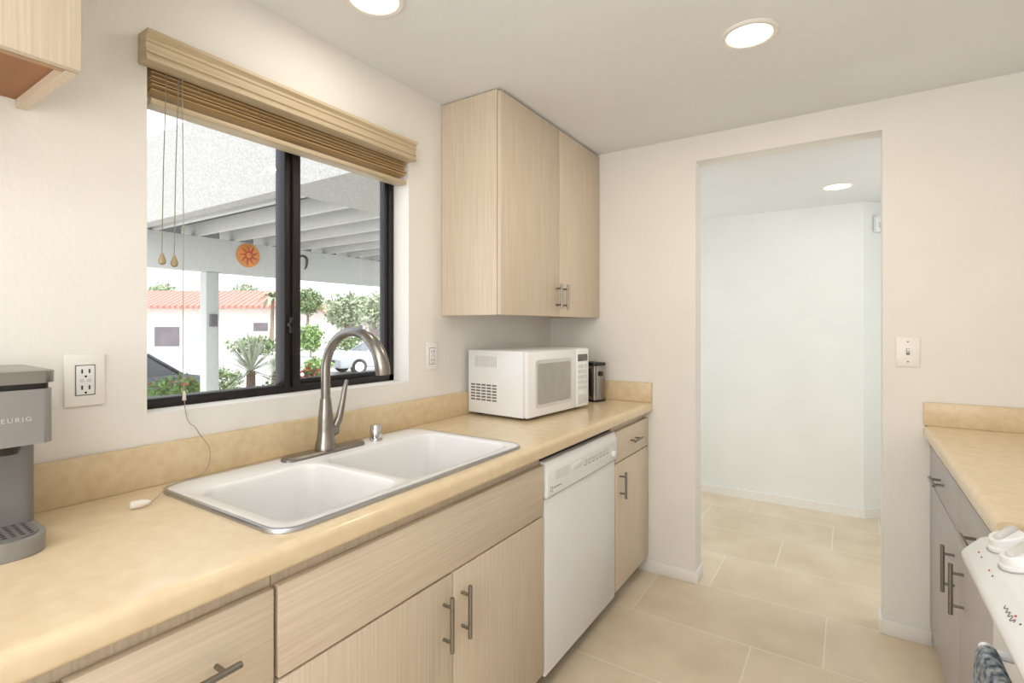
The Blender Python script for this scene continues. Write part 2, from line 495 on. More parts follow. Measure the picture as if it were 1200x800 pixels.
# sink cabinet
t = thing('sink_cabinet', 'pale oak double door cabinet with plain false front below the white sink', 'cabinet', (0.3, 1.08, 0))
mb = MB()
mb.box(0.004, 0.585, 0.570, 0.588, 0.085, 0.860).box(0.004, 0.585, 1.572, 1.590, 0.085, 0.860)
mb.box(0.004, 0.585, 0.588, 1.572, 0.085, 0.103).box(0.004, 0.016, 0.588, 1.572, 0.103, 0.860)
mb.box(0.570, 0.585, 0.588, 1.572, 0.815, 0.860).box(0.570, 0.585, 0.588, 1.572, 0.625, 0.700).box(0.570, 0.585, 1.06, 1.10, 0.103, 0.625)
mb.build('body', M['wood_v'], t)
MB().box(0.515, 0.530, 0.570, 1.590, 0, 0.085).build('toe_kick', M['kick'], t)
MB().box(0.587, 0.606, 0.573, 1.587, 0.656, 0.832, 0.0025).build('false_front', M['wood_h'], t)
door(t, LX, 0.573, 1.085, 0.09, 0.650, M['wood_v'], 1, 1.048, 0.535)
door(t, LX, 1.089, 1.587, 0.09, 0.650, M['wood_v'], 1, 1.125, 0.535)
# dishwasher
t = thing('dishwasher', 'white built-in dishwasher between the sink cabinet and the narrow cabinet', 'dishwasher', (0.3, 1.92, 0))
MB().box(0.02, 0.575, 1.597, 2.250, 0.085, 0.855).build('tub', M['black'], t)
MB().box(0.577, 0.606, 1.597, 2.250, 0.072, 0.704, 0.004).build('door', M['white'], t)
cp = MB().prism([(0.577, 0.710), (0.612, 0.710), (0.617, 0.716), (0.617, 0.800), (0.606, 0.838), (0.577, 0.838)], 'y', 1.597, 2.250, 0.002).build('control_panel', M['white'], t)
mb = MB()
for i in range(9): mb.box(0.6165, 0.6178, 1.66+i*0.012, 1.665+i*0.012, 0.764, 0.796)
mb.build('vent', M['lgrey'], cp)
MB().box(0.6165, 0.6215, 1.79, 1.87, 0.770, 0.792, 0.003).build('latch', M['white'], cp)
for i in range(7): MB().box(0.6165, 0.6195, 1.90+i*0.038, 1.926+i*0.038, 0.772, 0.786, 0.001).build('button', M['lgrey'], cp)
for i in range(7): MB().box(0.6165, 0.6175, 1.90+i*0.038, 1.922+i*0.038, 0.760, 0.763).build('printed_mark', M['print'], cp)
MB().box(0.6165, 0.6175, 1.64, 1.70, 0.738, 0.741).build('printed_mark', M['print'], cp)
MB().lathe(Matrix.Translation((0.6165, 1.625, 0.738)) @ Matrix.Rotation(PI/2, 4, 'Y'), [(0.0095, 0), (0.0095, 0.001), (0.0075, 0.001), (0.0075, 0)], 20, False, False).build('round_emblem', M['print'], cp)
MB().lathe(Matrix.Translation((0.6165, 2.20, 0.745)) @ Matrix.Rotation(PI/2, 4, 'Y'), [(0.016, 0), (0.015, 0.012), (0.012, 0.014)], 24).build('dial', M['white'], cp)
MB().box(0.50, 0.515, 1.597, 2.250, 0, 0.083).build('toe_kick', M['black'], t)
# narrow cabinet
t = thing('base_cabinet', 'narrow pale oak cabinet with a drawer over a door beside the doorway', 'cabinet', (0.3, 2.5, 0))
base_body(t, LX, 2.257, 2.732, M['wood_v'])
drawer(t, LX, 2.262, 2.728, 0.686, 0.832, M['wood_h'], 1, 0.11)
door(t, LX, 2.262, 2.728, 0.085, 0.680, M['wood_v'], 1, 2.315, 0.575, 0.125)

# upper cabinets
t = thing('wall_cabinet', 'tall two door pale oak wall cabinet above the microwave reaching the ceiling', 'cabinet', (0.16, 2.23, 1.37))
y0, y1 = 1.735, 2.733
mb = MB().box(0.003, 0.300, y0, y0+0.018, 1.372, H-0.004).box(0.003, 0.300, y1-0.018, y1, 1.372, H-0.004)
mb.box(0.003, 0.300, y0+0.018, y1-0.018, 1.385, 1.403).box(0.003, 0.300, y0+0.018, y1-0.018, H-0.03, H-0.004).box(0.003, 0.012, y0+0.018, y1-0.018, 1.403, H-0.03)
mb.build('body', M['wood_v'], t)
for a, b, hy in ((y0, 2.240, 2.212), (2.244, y1, 2.280)):
    d = MB().box(0.302, 0.320, a, b, 1.372, H-0.012, 0.002).build('door', M['wood_v'], t)
    bar_handle(d, (0.320, hy, 1.468), 'z', 0.125, 1)
t = thing('wall_cabinet', 'pale oak wall cabinet with brown plywood underside at the top left corner', 'cabinet', (0.16, 0.0, 1.795))
y0, y1 = -0.42, 0.360
mb = MB().box(0.003, 0.300, y0, y0+0.018, 1.797, H-0.004).box(0.003, 0.300, y1-0.018, y1, 1.797, H-0.004)
mb.box(0.003, 0.300, y0+0.018, y1-0.018, H-0.03, H-0.004).box(0.003, 0.012, y0+0.018, y1-0.018, 1.83, H-0.03)
mb.build('body', M['wood_v'], t)
MB().box(0.003, 0.300, y0+0.018, y1-0.018, 1.815, 1.828).build('bottom_panel', M['under'], t)
MB().box(0.285, 0.3005, y0+0.018, y1-0.018, 1.7975, 1.815).build('bottom_rail', M['edge'], t)
for a, b, hy in ((y0, -0.032, -0.06), (-0.028, y1, 0.0)):
    d = MB().box(0.302, 0.320, a, b, 1.797, H-0.012, 0.002).build('door', M['wood_v'], t)
    bar_handle(d, (0.320, hy, 1.90), 'z', 0.125, 1)

# ------------------------------------------------------------------ sink
t = thing('kitchen_sink', 'white double bowl drop-in sink with grey metal rim', 'sink', (0.32, 1.04, 0.915))
SX0, SX1, SY0, SY1 = 0.060, 0.590, 0.585, 1.495
zt = 0.9225
bowls = [(0.175, 0.557, 0.620, 0.954), (0.175, 0.557, 0.982, 1.460)]
mb = MB()
mb.plate(rr(SX0+0.009, SX1-0.009, SY0+0.009, SY1-0.009, 0.046, zt), [rr(a, b, c, d, 0.055, zt, 8) for a, b, c, d in bowls])
for a, b, c, d in bowls:
    rings = []
    for ins, z in ((0, zt), (0.003, zt-0.0015), (0.0055, zt-0.006), (0.007, zt-0.016), (0.014, 0.750), (0.022, 0.724), (0.040, 0.713), (0.08, 0.710)):
        rings.append(rr(a+ins, b-ins, c+ins, d-ins, max(0.02, 0.055-ins*0.3), z, 8))
    mb.loft(rings, False, True)
bmesh.ops.remove_doubles(mb.bm, verts=mb.bm.verts, dist=0.0003)
mb.build('basin', M['sink'], t, smooth=50)
rings = [rr(SX0, SX1, SY0, SY1, 0.055, 0.9145), rr(SX0, SX1, SY0, SY1, 0.055, 0.9195), rr(SX0+0.002, SX1-0.002, SY0+0.002, SY1-0.002, 0.053, 0.9228),
         rr(SX0+0.007, SX1-0.007, SY0+0.007, SY1-0.007, 0.048, 0.9236), rr(SX0+0.010, SX1-0.010, SY0+0.010, SY1-0.010, 0.046, 0.9225)]
MB().loft(rings, False, False).build('rim', M['steel'], t)
for a, b, c, d in bowls:
    MB().lathe(Matrix.Translation(((a+b)/2-0.02, (c+d)/2, 0.7102)), [(0.044, 0), (0.043, 0.003), (0.034, 0.003), (0.030, 0.0008), (0.006, 0.0008), (0.005, 0.006)], 28).build('drain', M['chrome'], t)

# faucet
FX, FY = 0.112, 1.048
t = thing('kitchen_faucet', 'brushed nickel gooseneck faucet standing on the back deck of the sink', 'faucet', (FX, FY, zt))
rings = [rr(FX-0.029, FX+0.029, FY-0.15, FY+0.15, 0.0285, z) for z in (zt, zt+0.006)] + [rr(FX-0.024, FX+0.024, FY-0.145, FY+0.145, 0.0235, zt+0.012)]
MB().loft(rings).build('base_plate', M['nickel'], t)
MB().lathe(Matrix.Translation((FX, FY, zt+0.0122)), [(0.033, 0), (0.032, 0.012), (0.027, 0.03), (0.024, 0.06), (0.0235, 0.09), (0.022, 0.11), (0.019, 0.135), (0.0165, 0.16)], 28).build('body', M['nickel'], t)
R = 0.116
pts = [(FX, FY, 1.085), (FX, FY, 1.14), (FX, FY, 1.192)]
for i in range(1, 13):
    a = PI - PI*i/18
    pts.append((FX+R+R*math.cos(a), FY+0.0015*i, 1.192+R*math.sin(a)))
MB().tube(pts, 0.0148, 18).build('neck', M['nickel'], t)
hp = []
for i in range(8):
    a = PI - PI*(11.6+i)/18
    hp.append((FX+R+R*math.cos(a), FY+0.0015*(11.6+i), 1.192+R*math.sin(a)))
hp = hp[:7]+[(FX+2*R, FY+0.028, 1.180)]
MB().tube(hp, [0.0152, 0.018, 0.0192, 0.0202, 0.0212, 0.022, 0.0226, 0.0216], 20).build('spray_head', M['nickel'], t)
hd = MB().tube([(FX, FY+0.014, 0.985), (FX, FY+0.036, 0.990), (FX, FY+0.044, 0.998)], [0.020, 0.019, 0.010], 16).build('handle_hub', M['nickel'], t)
MB().tube([(FX, FY+0.034, 0.995), (FX+0.002, FY+0.050, 1.025), (FX+0.004, FY+0.062, 1.075), (FX+0.004, FY+0.070, 1.115), (FX+0.002, FY+0.082, 1.146)], [0.014, 0.0125, 0.0095, 0.0085, 0.006], 14).build('lever', M['nickel'], hd)
mb = MB().lathe(Matrix.Translation((0.115, 1.255, zt)), [(0.023, 0), (0.023, 0.006), (0.021, 0.008), (0.021, 0.050), (0.018, 0.056)], 26)
o = mb.build('air_gap_cap', M['chrome'], org=(0.115, 1.255, zt))
tag(o, 'short shiny chrome cap on the sink deck right of the faucet', 'cap')

# ------------------------------------------------------------------ microwave
t = thing('microwave', 'white countertop microwave with grey window under the wall cabinet', 'microwave', (0.366, 1.868, 0.914), math.radians(-5), local=True)
MWW, MWD, MWH = 0.525, 0.345, 0.302
MB().box(-MWD, -0.022, 0.0, MWW, 0.012, MWH, 0.006).build('case', M['white'], t)
for x in (-MWD+0.04, -0.06):
    for y in (0.05, MWW-0.05): MB().cyl((x, y, 0.0), (x, y, 0.014), 0.014, n=14).build('foot', M['black'], t)
d = MB().box(-0.0215, 0.0, 0.002, 0.395, 0.014, MWH-0.002, 0.006).build('door', M['white'], t)
MB().prism(rr(0.075, 0.345, 0.065, 0.245, 0.012), 'x', 0.0, 0.0015).build('window', M['mwglass'], d)
MB().prism(rr(0.06, 0.36, 0.05, 0.262, 0.016), 'x', -0.001, 0.0008).build('window_border', M['lgrey'], d)
cp = MB().box(-0.0215, 0.0, 0.398, MWW-0.002, 0.014, MWH-0.002, 0.006).build('control_panel', M['white'], t)
MB().box(-0.001, 0.001, 0.415, 0.508, 0.238, 0.272, 0.0004).build('display', M['print'], cp)
for r_ in range(5):
    for c_ in range(3):
        MB().box(-0.001, 0.0015, 0.418+c_*0.031, 0.442+c_*0.031, 0.100+r_*0.026, 0.118+r_*0.026, 0.0005).build('button', M['lgrey'], cp)
MB().box(-0.001, 0.003, 0.418, 0.506, 0.030, 0.075, 0.001).build('door_button', M['lgrey'], cp)
mb = MB()
for r_ in range(6):
    for c_ in range(5):
        mb.prism([(-0.325+c_*0.032, 0.072+r_*0.0135), (-0.300+c_*0.032, 0.072+r_*0.0135), (-0.300+c_*0.032, 0.079+r_*0.0135), (-0.325+c_*0.032, 0.079+r_*0.0135)], 'y', -0.001, 0.001)
mb.build('vent', M['print'], t)
mb = MB()
for i in range(12): mb.box(-0.30+i*0.011, -0.294+i*0.011, -0.001, 0.001, 0.225, 0.275)
mb.build('upper_vent', M['lgrey'], t)

# small steel appliance
t = thing('small_appliance', 'small upright steel and black appliance between the microwave and the end wall', 'appliance', (0.325, 2.625, 0.914), math.radians(-20), local=True)
MB().prism(rr(-0.060, 0.060, -0.045, 0.045, 0.018), 'z', 0.012, 0.195).build('body', M['dsteel'], t)
MB().prism(rr(-0.063, 0.063, -0.048, 0.048, 0.018), 'z', 0.0, 0.012).build('base', M['black'], t)
MB().prism(rr(-0.063, 0.063, -0.048, 0.048, 0.018), 'z', 0.195, 0.212, 0.003).build('top', M['black'], t)
MB().box(-0.02, 0.035, -0.051, -0.0445, 0.03, 0.18, 0.003).build('side_panel', M['black'], t)
MB().box(0.058, 0.070, -0.012, 0.012, 0.14, 0.165, 0.003).build('lever', M['black'], t)

# ------------------------------------------------------------------ coffee maker
t = thing('coffee_maker', 'slim grey single cup coffee maker with silver lid at the left edge', 'coffee maker', (0.024, 0.282, 0.914), math.radians(-2), local=True)
W_ = 0.055
MB().prism(rr(0, 0.268, -W_+0.002, W_-0.002, 0.045), 'z', 0, 0.034, 0.003).build('base', M['grey_pl'], t)
tr = MB().prism(rr(0.160, 0.260, -0.043, 0.043, 0.036), 'z', 0.034, 0.037).build('drip_tray', M['dgrey_pl'], t)
mb = MB()
for i in range(6):
    for j in range(6):
        hx, hy = 0.176+i*0.0135, -0.030+j*0.012
        mb.cyl((hx, hy, 0.0368), (hx, hy, 0.0375), 0.0036, n=8)
mb.build('drain_holes', M['black'], tr)
MB().prism(rr(0, 0.165, -W_+0.002, W_-0.002, 0.02), 'z', 0.034, 0.205).build('column', M['dgrey_pl'], t)
hd = MB().prism(rr(0, 0.268, -W_, W_, 0.014), 'z', 0.200, 0.298, 0.002).build('head', M['grey_pl'], t)
MB().cyl((0.215, 0, 0.180), (0.215, 0, 0.2005), 0.018, 0.024, 20).build('spout', M['black'], hd)
text_mesh('KEURIG', 0.0115, facing_x((0.2685, 0.0, 0.246)), 'lettering', M['letter'], hd, 1.35)
lid = MB().prism(rr(0.004, 0.264, -W_+0.004, W_-0.004, 0.014), 'z', 0.298, 0.309).build('lid', M['black'], t)
MB().prism(rr(0.03, 0.276, -W_-0.002, W_+0.002, 0.016), 'z', 0.309, 0.331, 0.005).build('lid_handle', M['dsteel'], lid)

# ------------------------------------------------------------------ outlets and switch
def wall_outlet(y, z, w, h, label):
    t = thing('wall_outlet', label, 'outlet', (0, y, z))
    MB().box(0.0005, 0.007, y-w/2, y+w/2, z-h/2, z+h/2, 0.003).build('plate', M['plate'], t)
    rc = MB().box(0.006, 0.010, y-0.0175, y+0.0175, z-0.034, z+0.034, 0.002).build('receptacle', M['white'], t)
    mb = MB()
    for s in (-1, 1):
        for dy in (-0.007, 0.007): mb.box(0.0095, 0.0105, y+dy-0.0015, y+dy+0.0015, z+s*0.019-0.003, z+s*0.019+0.007)
        mb.cyl((0.0095, y, z+s*0.019-0.010), (0.0105, y, z+s*0.019-0.010), 0.0025, n=10)
    mb.build('slots', M['black'], rc)
    for dy in (-0.007, 0.006): MB().box(0.0095, 0.0115, y+dy-0.004, y+dy+0.004, z-0.003, z+0.003, 0.0005).build('test_button', M['lgrey'], rc)
    MB().box(0.0065, 0.0073, y-0.0195, y+0.0195, z-0.036, z+0.036).build('gap', M['print'], t)
wall_outlet(0.462, 1.198, 0.078, 0.122, 'white wall outlet between the coffee maker and the window')
wall_outlet(1.668, 1.196, 0.072, 0.118, 'white wall outlet right of the window near the microwave')
sx, sz = 1.721, 1.217
t = thing('light_switch', 'single white toggle light switch on the wall right of the doorway', 'light switch', (sx, EY, sz))
MB().box(sx-0.041, sx+0.041, EY-0.007, EY-0.0005, sz-0.063, sz+0.063, 0.003).build('plate', M['plate'], t)
MB().box(sx-0.006, sx+0.006, EY-0.0078, EY-0.0065, sz-0.013, sz+0.013).build('slot', M['print'], t)
MB().prism([(EY-0.007, sz-0.006), (EY-0.007, sz+0.006), (EY-0.018, sz+0.012), (EY-0.019, sz+0.005)], 'x', sx-0.0045, sx+0.0045).build('toggle', M['plate'], t)
for s in (-1, 1):
    MB().cyl((sx, EY-0.0065, sz+s*0.042), (sx, EY-0.0082, sz+s*0.042), 0.003, n=10).build('screw', M['print'], t)

# ------------------------------------------------------------------ ceiling lights
def can_light(x, y, z, r, label):
    t = thing('recessed_light', label, 'ceiling light', (x, y, z))
    MB().lathe(Matrix.Translation((x, y, z)), [(r, -0.0005), (r, -0.004), (r*0.93, -0.008), (r*0.80, -0.007), (r*0.76, -0.002)], 40, False, False).build('trim_ring', M['trim'], t)
    MB().lathe(Matrix.Translation((x, y, z)), [(r*0.77, -0.0012), (r*0.77, -0.004), (r*0.5, -0.005)], 40).build('lens', M['lens'], t)
can_light(1.232, 1.88, H, 0.092, 'recessed ceiling light lit above the kitchen aisle near the doorway')
can_light(0.325, 1.058, H, 0.092, 'recessed ceiling light above the sink, cut by the top of the photo')
can_light(1.454, 3.736, HC, 0.092, 'recessed ceiling light in the hallway beyond the doorway')
# hallway sensor
t = thing('wall_sensor', 'small white alarm sensor box high on the angled hallway wall', 'sensor', (1.673, 4.373, 2.03), math.radians(45), local=True)
MB().box(-0.03, 0.05, -0.035, -0.002, -0.055, 0.055, 0.006).build('housing', M['white'], t)
MB().box(-0.015, 0.035, -0.037, -0.034, -0.03, 0.01, 0.001).build('lens_cover', M['lgrey'], t)

# ------------------------------------------------------------------ right side
wt2 = thing('worktop', 'short beige laminate worktop with backsplash on the right beside the stove', 'worktop', (2.1, 2.1, 0.874))
RY0 = 1.475
mb = MB().prism(bull(RXF), 'y', RY0, EY-0.002)
mb.box(1.835, RX-0.002, RY0, EY-0.002, 0.874, 0.914)
mb.build('slab', M['counter'], wt2)
MB().box(RX-0.021, RX-0.002, RY0, EY-0.021, 0.914, 1.010, 0.003).build('backsplash', M['splash'], wt2)
MB().box(1.772, RX-0.002, EY-0.021, EY-0.002, 0.914, 1.010, 0.003).build('backsplash', M['splash'], wt2)
t = thing('base_cabinet', 'oak cabinet in painted shade grey with two drawers and two doors right of the doorway', 'cabinet', (2.1, 2.1, 0))
base_body(t, RXF, RY0+0.003, 2.732, M['wood_shade'])
drawer(t, RXF, 2.075, 2.728, 0.686, 0.832, M['wood_shade_h'], -1, 0.12)
drawer(t, RXF, RY0+0.006, 2.070, 0.686, 0.832, M['wood_shade_h'], -1, 0.12)
door(t, RXF, 2.075, 2.728, 0.085, 0.680, M['wood_shade'], -1, 2.145, 0.545, 0.15)
door(t, RXF, RY0+0.006, 2.070, 0.085, 0.680, M['wood_shade'], -1, 1.99, 0.545, 0.15)

# stove
t = thing('stove', 'white freestanding stove with front control knobs at the right edge', 'stove', (2.05, 1.09, 0))
SYa, SYb = 0.705, 1.467
MB().box(1.79, 2.37, SYa, SYb, 0.03, 0.862, 0.004).build('body', M['white'], t)
ct = MB().box(1.852, 2.37, SYa, SYb, 0.864, 0.932, 0.010).build('cooktop', M['white'], t)
for bx_, by_, br in ((1.98, 0.89, 0.09), (1.98, 1.28, 0.075), (2.22, 0.89, 0.075), (2.22, 1.28, 0.09)):
    MB().lathe(Matrix.Translation((bx_, by_, 0.9322)), [(br+0.02, 0), (br+0.018, 0.003), (br, 0.001), (0.02, 0.0005)], 30).build('drip_bowl', M['chrome'], ct)
    pts = []
    for k in range(90):
        a = k*2*PI*4/90
        rad = 0.02+(br-0.02)*k/89
        pts.append((bx_+rad*math.cos(a), by_+rad*math.sin(a), 0.941))
    MB().tube(pts, 0.0055, 6).build('coil_burner', M['black'], ct)
# sloping control panel
PX0, PZ0, PX1, PZ1 = 1.740, 0.887, 1.838, 0.922
prof = [(1.850, 0.866), (1.850, 0.924), (PX1, PZ1), (PX0, PZ0), (1.714, 0.858), (1.709, 0.848), (1.711, 0.836), (1.719, 0.830), (1.788, 0.830), (1.788, 0.866)]
cp = MB().prism(prof, 'y', SYa, SYb-0.040, 0.003).build('control_panel', M['white'], t)
SL = (PZ1-PZ0)/(PX1-PX0)
SLOPE = math.atan(SL)
kx = 1.774
kz = PZ0+(kx-PX0)*SL
SF = (PZ0-0.858)/(PX0-1.714)
def KM(ky): return Matrix.Translation((kx, ky, kz+0.0005)) @ Matrix.Rotation(-SLOPE, 4, 'Y')
KY = (1.355, 1.265, 1.085, 0.90, 0.81)
for ky in KY:
    MB().lathe(KM(ky), [(0.039, 0), (0.0385, 0.0012)], 32).build('dial_ring', M['mgrey'], cp)
    k = MB().lathe(KM(ky) @ Matrix.Translation((0, 0, 0.0013)), [(0.036, 0), (0.035, 0.005), (0.031, 0.008), (0.029, 0.020), (0.026, 0.023)], 32).build('knob', M['white'], cp)
    mm = MB().box(-0.028, 0.028, -0.007, 0.007, 0.023, 0.033, 0.003)
    bmesh.ops.transform(mm.bm, matrix=KM(ky) @ Matrix.Rotation(0.9, 4, 'Z'), verts=mm.bm.verts)
    mm.build('grip', M['lgrey'], k)
    for dy, mm_ in ((-0.014, 'print'), (0.012, 'red')):
        px = 1.7285
        p = Vector((px, ky+dy, 0.858+(px-1.714)*SF-0.0005))
        MB().cyl(p, p+Vector((-0.0010, 0, 0.0012)), 0.0017, n=8).build('dial_mark', M[mm_], cp)
q = []
for i in range(60):
    s = i/59
    xx = 1.7235+0.0028*math.sin(s*26)*(1-0.4*s)
    q.append((xx-0.0004, 1.085+0.055*s, 0.858+(xx-1.714)*SF+0.0004))
MB().tube(q, 0.0006, 5).build('script_mark', M['print'], cp)
dr = MB().box(1.765, 1.788, SYa+0.006, SYb-0.006, 0.22, 0.820, 0.004).build('oven_door', M['white'], t)
MB().box(1.7635, 1.766, SYa+0.14, SYb-0.14, 0.36, 0.66, 0.0005).build('oven_window', M['black'], dr)
mb = MB().cyl((1.702, 0.78, 0.788), (1.702, 1.150, 0.788), 0.010, n=14)
for y in (0.80, 1.138): mb.cyl((1.702, y, 0.788), (1.767, y, 0.788), 0.008, n=10)
mb.build('oven_handle', M['white'], dr)
MB().box(1.768, 1.788, SYa+0.006, SYb-0.006, 0.06, 0.21, 0.004).build('storage_drawer', M['white'], t)
MB().box(1.80, 2.36, SYa+0.02, SYb-0.02, 0, 0.032).build('plinth', M['kick'], t)
# towel folded over the handle
path = [(1.719, 0.518), (1.718, 0.698), (1.7165, 0.788), (1.711, 0.800), (1.702, 0.8035), (1.692, 0.800), (1.686, 0.788), (1.681, 0.698), (1.677, 0.448)]
mb = MB()
ny = 14
grid = []
for (x, z) in path:
    row = []
    for j in range(ny+1):
        y = 0.875+0.255*j/ny
        k = max(0, min(1, (0.79-z)/0.25))
        row.append(mb.bm.verts.new((x+(0.006*math.sin(j*1.5))*k*(-1 if x < 1.702 else 0.3), y, z)))
    grid.append(row)
for a, b in zip(grid, grid[1:]):
    for j in range(ny): mb.bm.faces.new((a[j], a[j+1], b[j+1], b[j]))
bmesh.ops.solidify(mb.bm, geom=list(mb.bm.faces), thickness=0.004)
o = mb.build('hand_towel', M['towel'], org=(1.70, 0.98, 0.79), smooth=60)
tag(o, 'blue grey patterned towel hanging over the stove handle', 'towel')

# ------------------------------------------------------------------ outdoors
G = -0.65
struct(MB().box(-160, -0.15, -60, 130, G-0.2, G).build('ground', M['ground'], smooth=0))
YAW = math.radians(33.2)
F_ = Vector((-math.sin(YAW), math.cos(YAW), 0)); R_ = Vector((math.cos(YAW), math.sin(YAW), 0))
def at(u, dist, z=G):     # a spot on the ground, by bearing and distance from the window side
    p = Vector((1.51, 0, 0)) + F_*dist + R_*((u-600)/602*dist)
    return Vector((p.x, p.y, z))
# road
a, b, c, d = at(-200, 24, G+0.004), at(900, 24, G+0.004), at(900, 31, G+0.004), at(-200, 31, G+0.004)
mb = MB(); mb.quad(a, b, c, d)
struct(mb.build('street', M['asphalt'], smooth=0))
# carport
t = thing('carport', 'grey stucco carport with pale rafters, beam and post outside the window', 'carport', (-3.5, 3.0, G))
MB().box(-9.0, -0.16, 2.30, 2.42, 2.36, 3.20).build('fascia', M['stucco'], t)
MB().box(-2.13, -0.16, 2.42, 9.5, 2.36, 2.60).build('soffit', M['stucco'], t)
MB().box(-9.0, -2.13, 2.42, 9.5, 2.565, 2.60).build('roof_deck', M['deck'], t)
for i in range(15):
    y = 2.62+i*0.46
    MB().box(-5.40, -2.14, y, y+0.06, 2.412, 2.563, 0.004).build('rafter', M['cport'], t)
MB().box(-5.17, -5.04, 2.43, 9.5, 1.99, 2.410, 0.006).build('beam', M['cport'], t)
for y in (3.195, 8.8):
    MB().box(-5.185, -5.03, y, y+0.155, G, 1.988, 0.008).build('post', M['cport'], t)
MB().box(-5.03, -4.985, 3.23, 3.31, 1.32, 1.47, 0.006).build('junction_box', M['hdark'], t)
t = thing('plaque', 'round orange plaque with red rays hung on the carport beam', 'plaque', (-5.03, 3.72, 2.25))
PZ = 2.245
MB().lathe(Matrix.Translation((-5.0385, 3.72, PZ)) @ Matrix.Rotation(PI/2, 4, 'Y'), [(0.155, 0), (0.155, 0.012), (0.135, 0.02), (0.05, 0.022)], 36).build('disc', M['orange'], t)
mb = MB()
for k in range(9):
    a = 2*PI*k/9+0.2
    mb.tube([(-5.014, 3.72+0.062*math.cos(a), PZ+0.062*math.sin(a)), (-5.014, 3.72+0.128*math.cos(a+0.15), PZ+0.128*math.sin(a+0.15))], [0.011, 0.004], 6)
mb.lathe(Matrix.Translation((-5.018, 3.72, PZ)) @ Matrix.Rotation(PI/2, 4, 'Y'), [(0.058, 0), (0.056, 0.008), (0.036, 0.008), (0.034, 0)], 24, False, False)
mb.build('figure', M['rust'], t)
o = MB().tube(spl([(-5.028, 4.44, 2.27), (-5.028, 4.50, 2.33), (-5.028, 4.58, 2.30), (-5.028, 4.58, 2.20), (-5.028, 4.55, 2.14)], 6), [0.006+0.012*math.sin(PI*i/24) for i in range(25)], 8).build('wall_ornament', M['kick'], org=(-5.028, 4.5, 2.25))
tag(o, 'small dark curved ornament on the carport beam right of the orange plaque', 'ornament')

def house(name, label, u, dist, w, dep, eave, ridge, roofm, wins, garage=None):
    p = at(u, dist)
    t = thing(name, label, 'house', p, YAW, local=True)
    MB().box(-w/2, w/2, 0, dep, 0, eave, 0).build('wall', M['hwall'], t, smooth=0)
    o = 0.7
    MB().loft([[(-w/2-o, -o, eave), (w/2+o, -o, eave), (w/2+o, dep+o, eave), (-w/2-o, dep+o, eave)],
               [(-w/2-o, -o, eave+0.25), (w/2+o, -o, eave+0.25), (w/2+o, dep+o, eave+0.25), (-w/2-o, dep+o, eave+0.25)],
               [(-w/2+1.0, dep*0.45, ridge), (w/2-1.0, dep*0.45, ridge), (w/2-1.0, dep*0.55, ridge), (-w/2+1.0, dep*0.55, ridge)]]).build('roof', roofm, t, smooth=0)
    for (a, b, c, d) in wins:
        MB().box(a, b, -0.06, 0.02, c, d).build('window', M['hdark'], t)
    if garage:
        for (a, b) in garage:
            MB().box(a, b, -0.08, 0.02, 0, 1.9).build('garage_opening', M['hdark'], t)
    return t
house('house', 'long white house with a red tiled roof across the street, left in the window', 225, 50, 19, 9, 3.7, 5.7, M['hroof'], [(6.0, 7.4, 1.5, 2.3)], [(-3.6, -1.2), (-8, -5)])
house('house', 'small distant house with a brown roof behind the trees in the right pane', 372, 84, 8, 7, 4.0, 6.2, M['hroof2'], [(-1, 1, 1.1, 2.3)])
house('house', 'low distant pale house at the right edge of the window', 456, 62, 13, 7, 2.6, 3.6, M['hroof2'], [(-5, -3.2, 1.0, 2.1)], [(-2.4, 0.4)])

def foliage(mb, c, rad, n, s, seed):
    rnd = random.Random(seed)
    c = Vector(c)
    for _ in range(n):
        d = Vector((rnd.gauss(0, 1), rnd.gauss(0, 1), rnd.gauss(0, 1))).normalized()
        k = rnd.uniform(0.45, 1.0)
        k *= 0.85+0.15*math.sin(d.x*7+seed)*math.cos(d.y*6+d.z*5)
        p = c+Vector((d.x*rad[0]*k, d.y*rad[1]*k, d.z*rad[2]*k))
        a = Vector((rnd.gauss(0, 1), rnd.gauss(0, 1), rnd.gauss(0, 1))).normalized()
        b = a.cross(Vector((rnd.gauss(0, 1), rnd.gauss(0, 1), rnd.gauss(0, 1)))).normalized()
        ss = s*rnd.uniform(0.6, 1.3)
        mb.quad(p-a*ss, p-b*ss*0.5, p+a*ss, p+b*ss*0.5)
    return mb
def tree(u, dist, h, rad, m, label, seed, cat='tree', name='tree', nl=500):
    p = at(u, dist)
    t = thing(name, label, cat, p, 0, local=True)
    MB().tube([(0, 0, 0), (0.1, 0, h*0.4), (0, 0.1, h*0.75)], [rad*0.09, rad*0.07, rad*0.03], 8).build('trunk', M['bark'], t)
    mb = foliage(MB(), (0, 0, h-rad*0.85), (rad, rad, rad*0.85), nl, rad*0.10, seed)
    mb.build('crown', m, t, smooth=0, recalc=False)
tree(405, 42, 5.0, 2.1, M['leaf2'], 'pale green round tree in the middle of the right pane', 1, nl=1500)
tree(437, 52, 5.6, 2.4, M['leaf2'], 'greyish tree near the right edge of the window', 2, nl=1500)
tree(287, 74, 8.6, 2.6, M['leaf2'], 'tree top rising behind the red tiled roof', 3, nl=900)
tree(360, 46, 5.6, 1.7, M['leaf'], 'dark green tree beside the window meeting rail', 4, nl=1300)
tree(190, 78, 9.0, 2.6, M['leaf2'], 'tall tree behind the left end of the red roofed house', 8, nl=900)
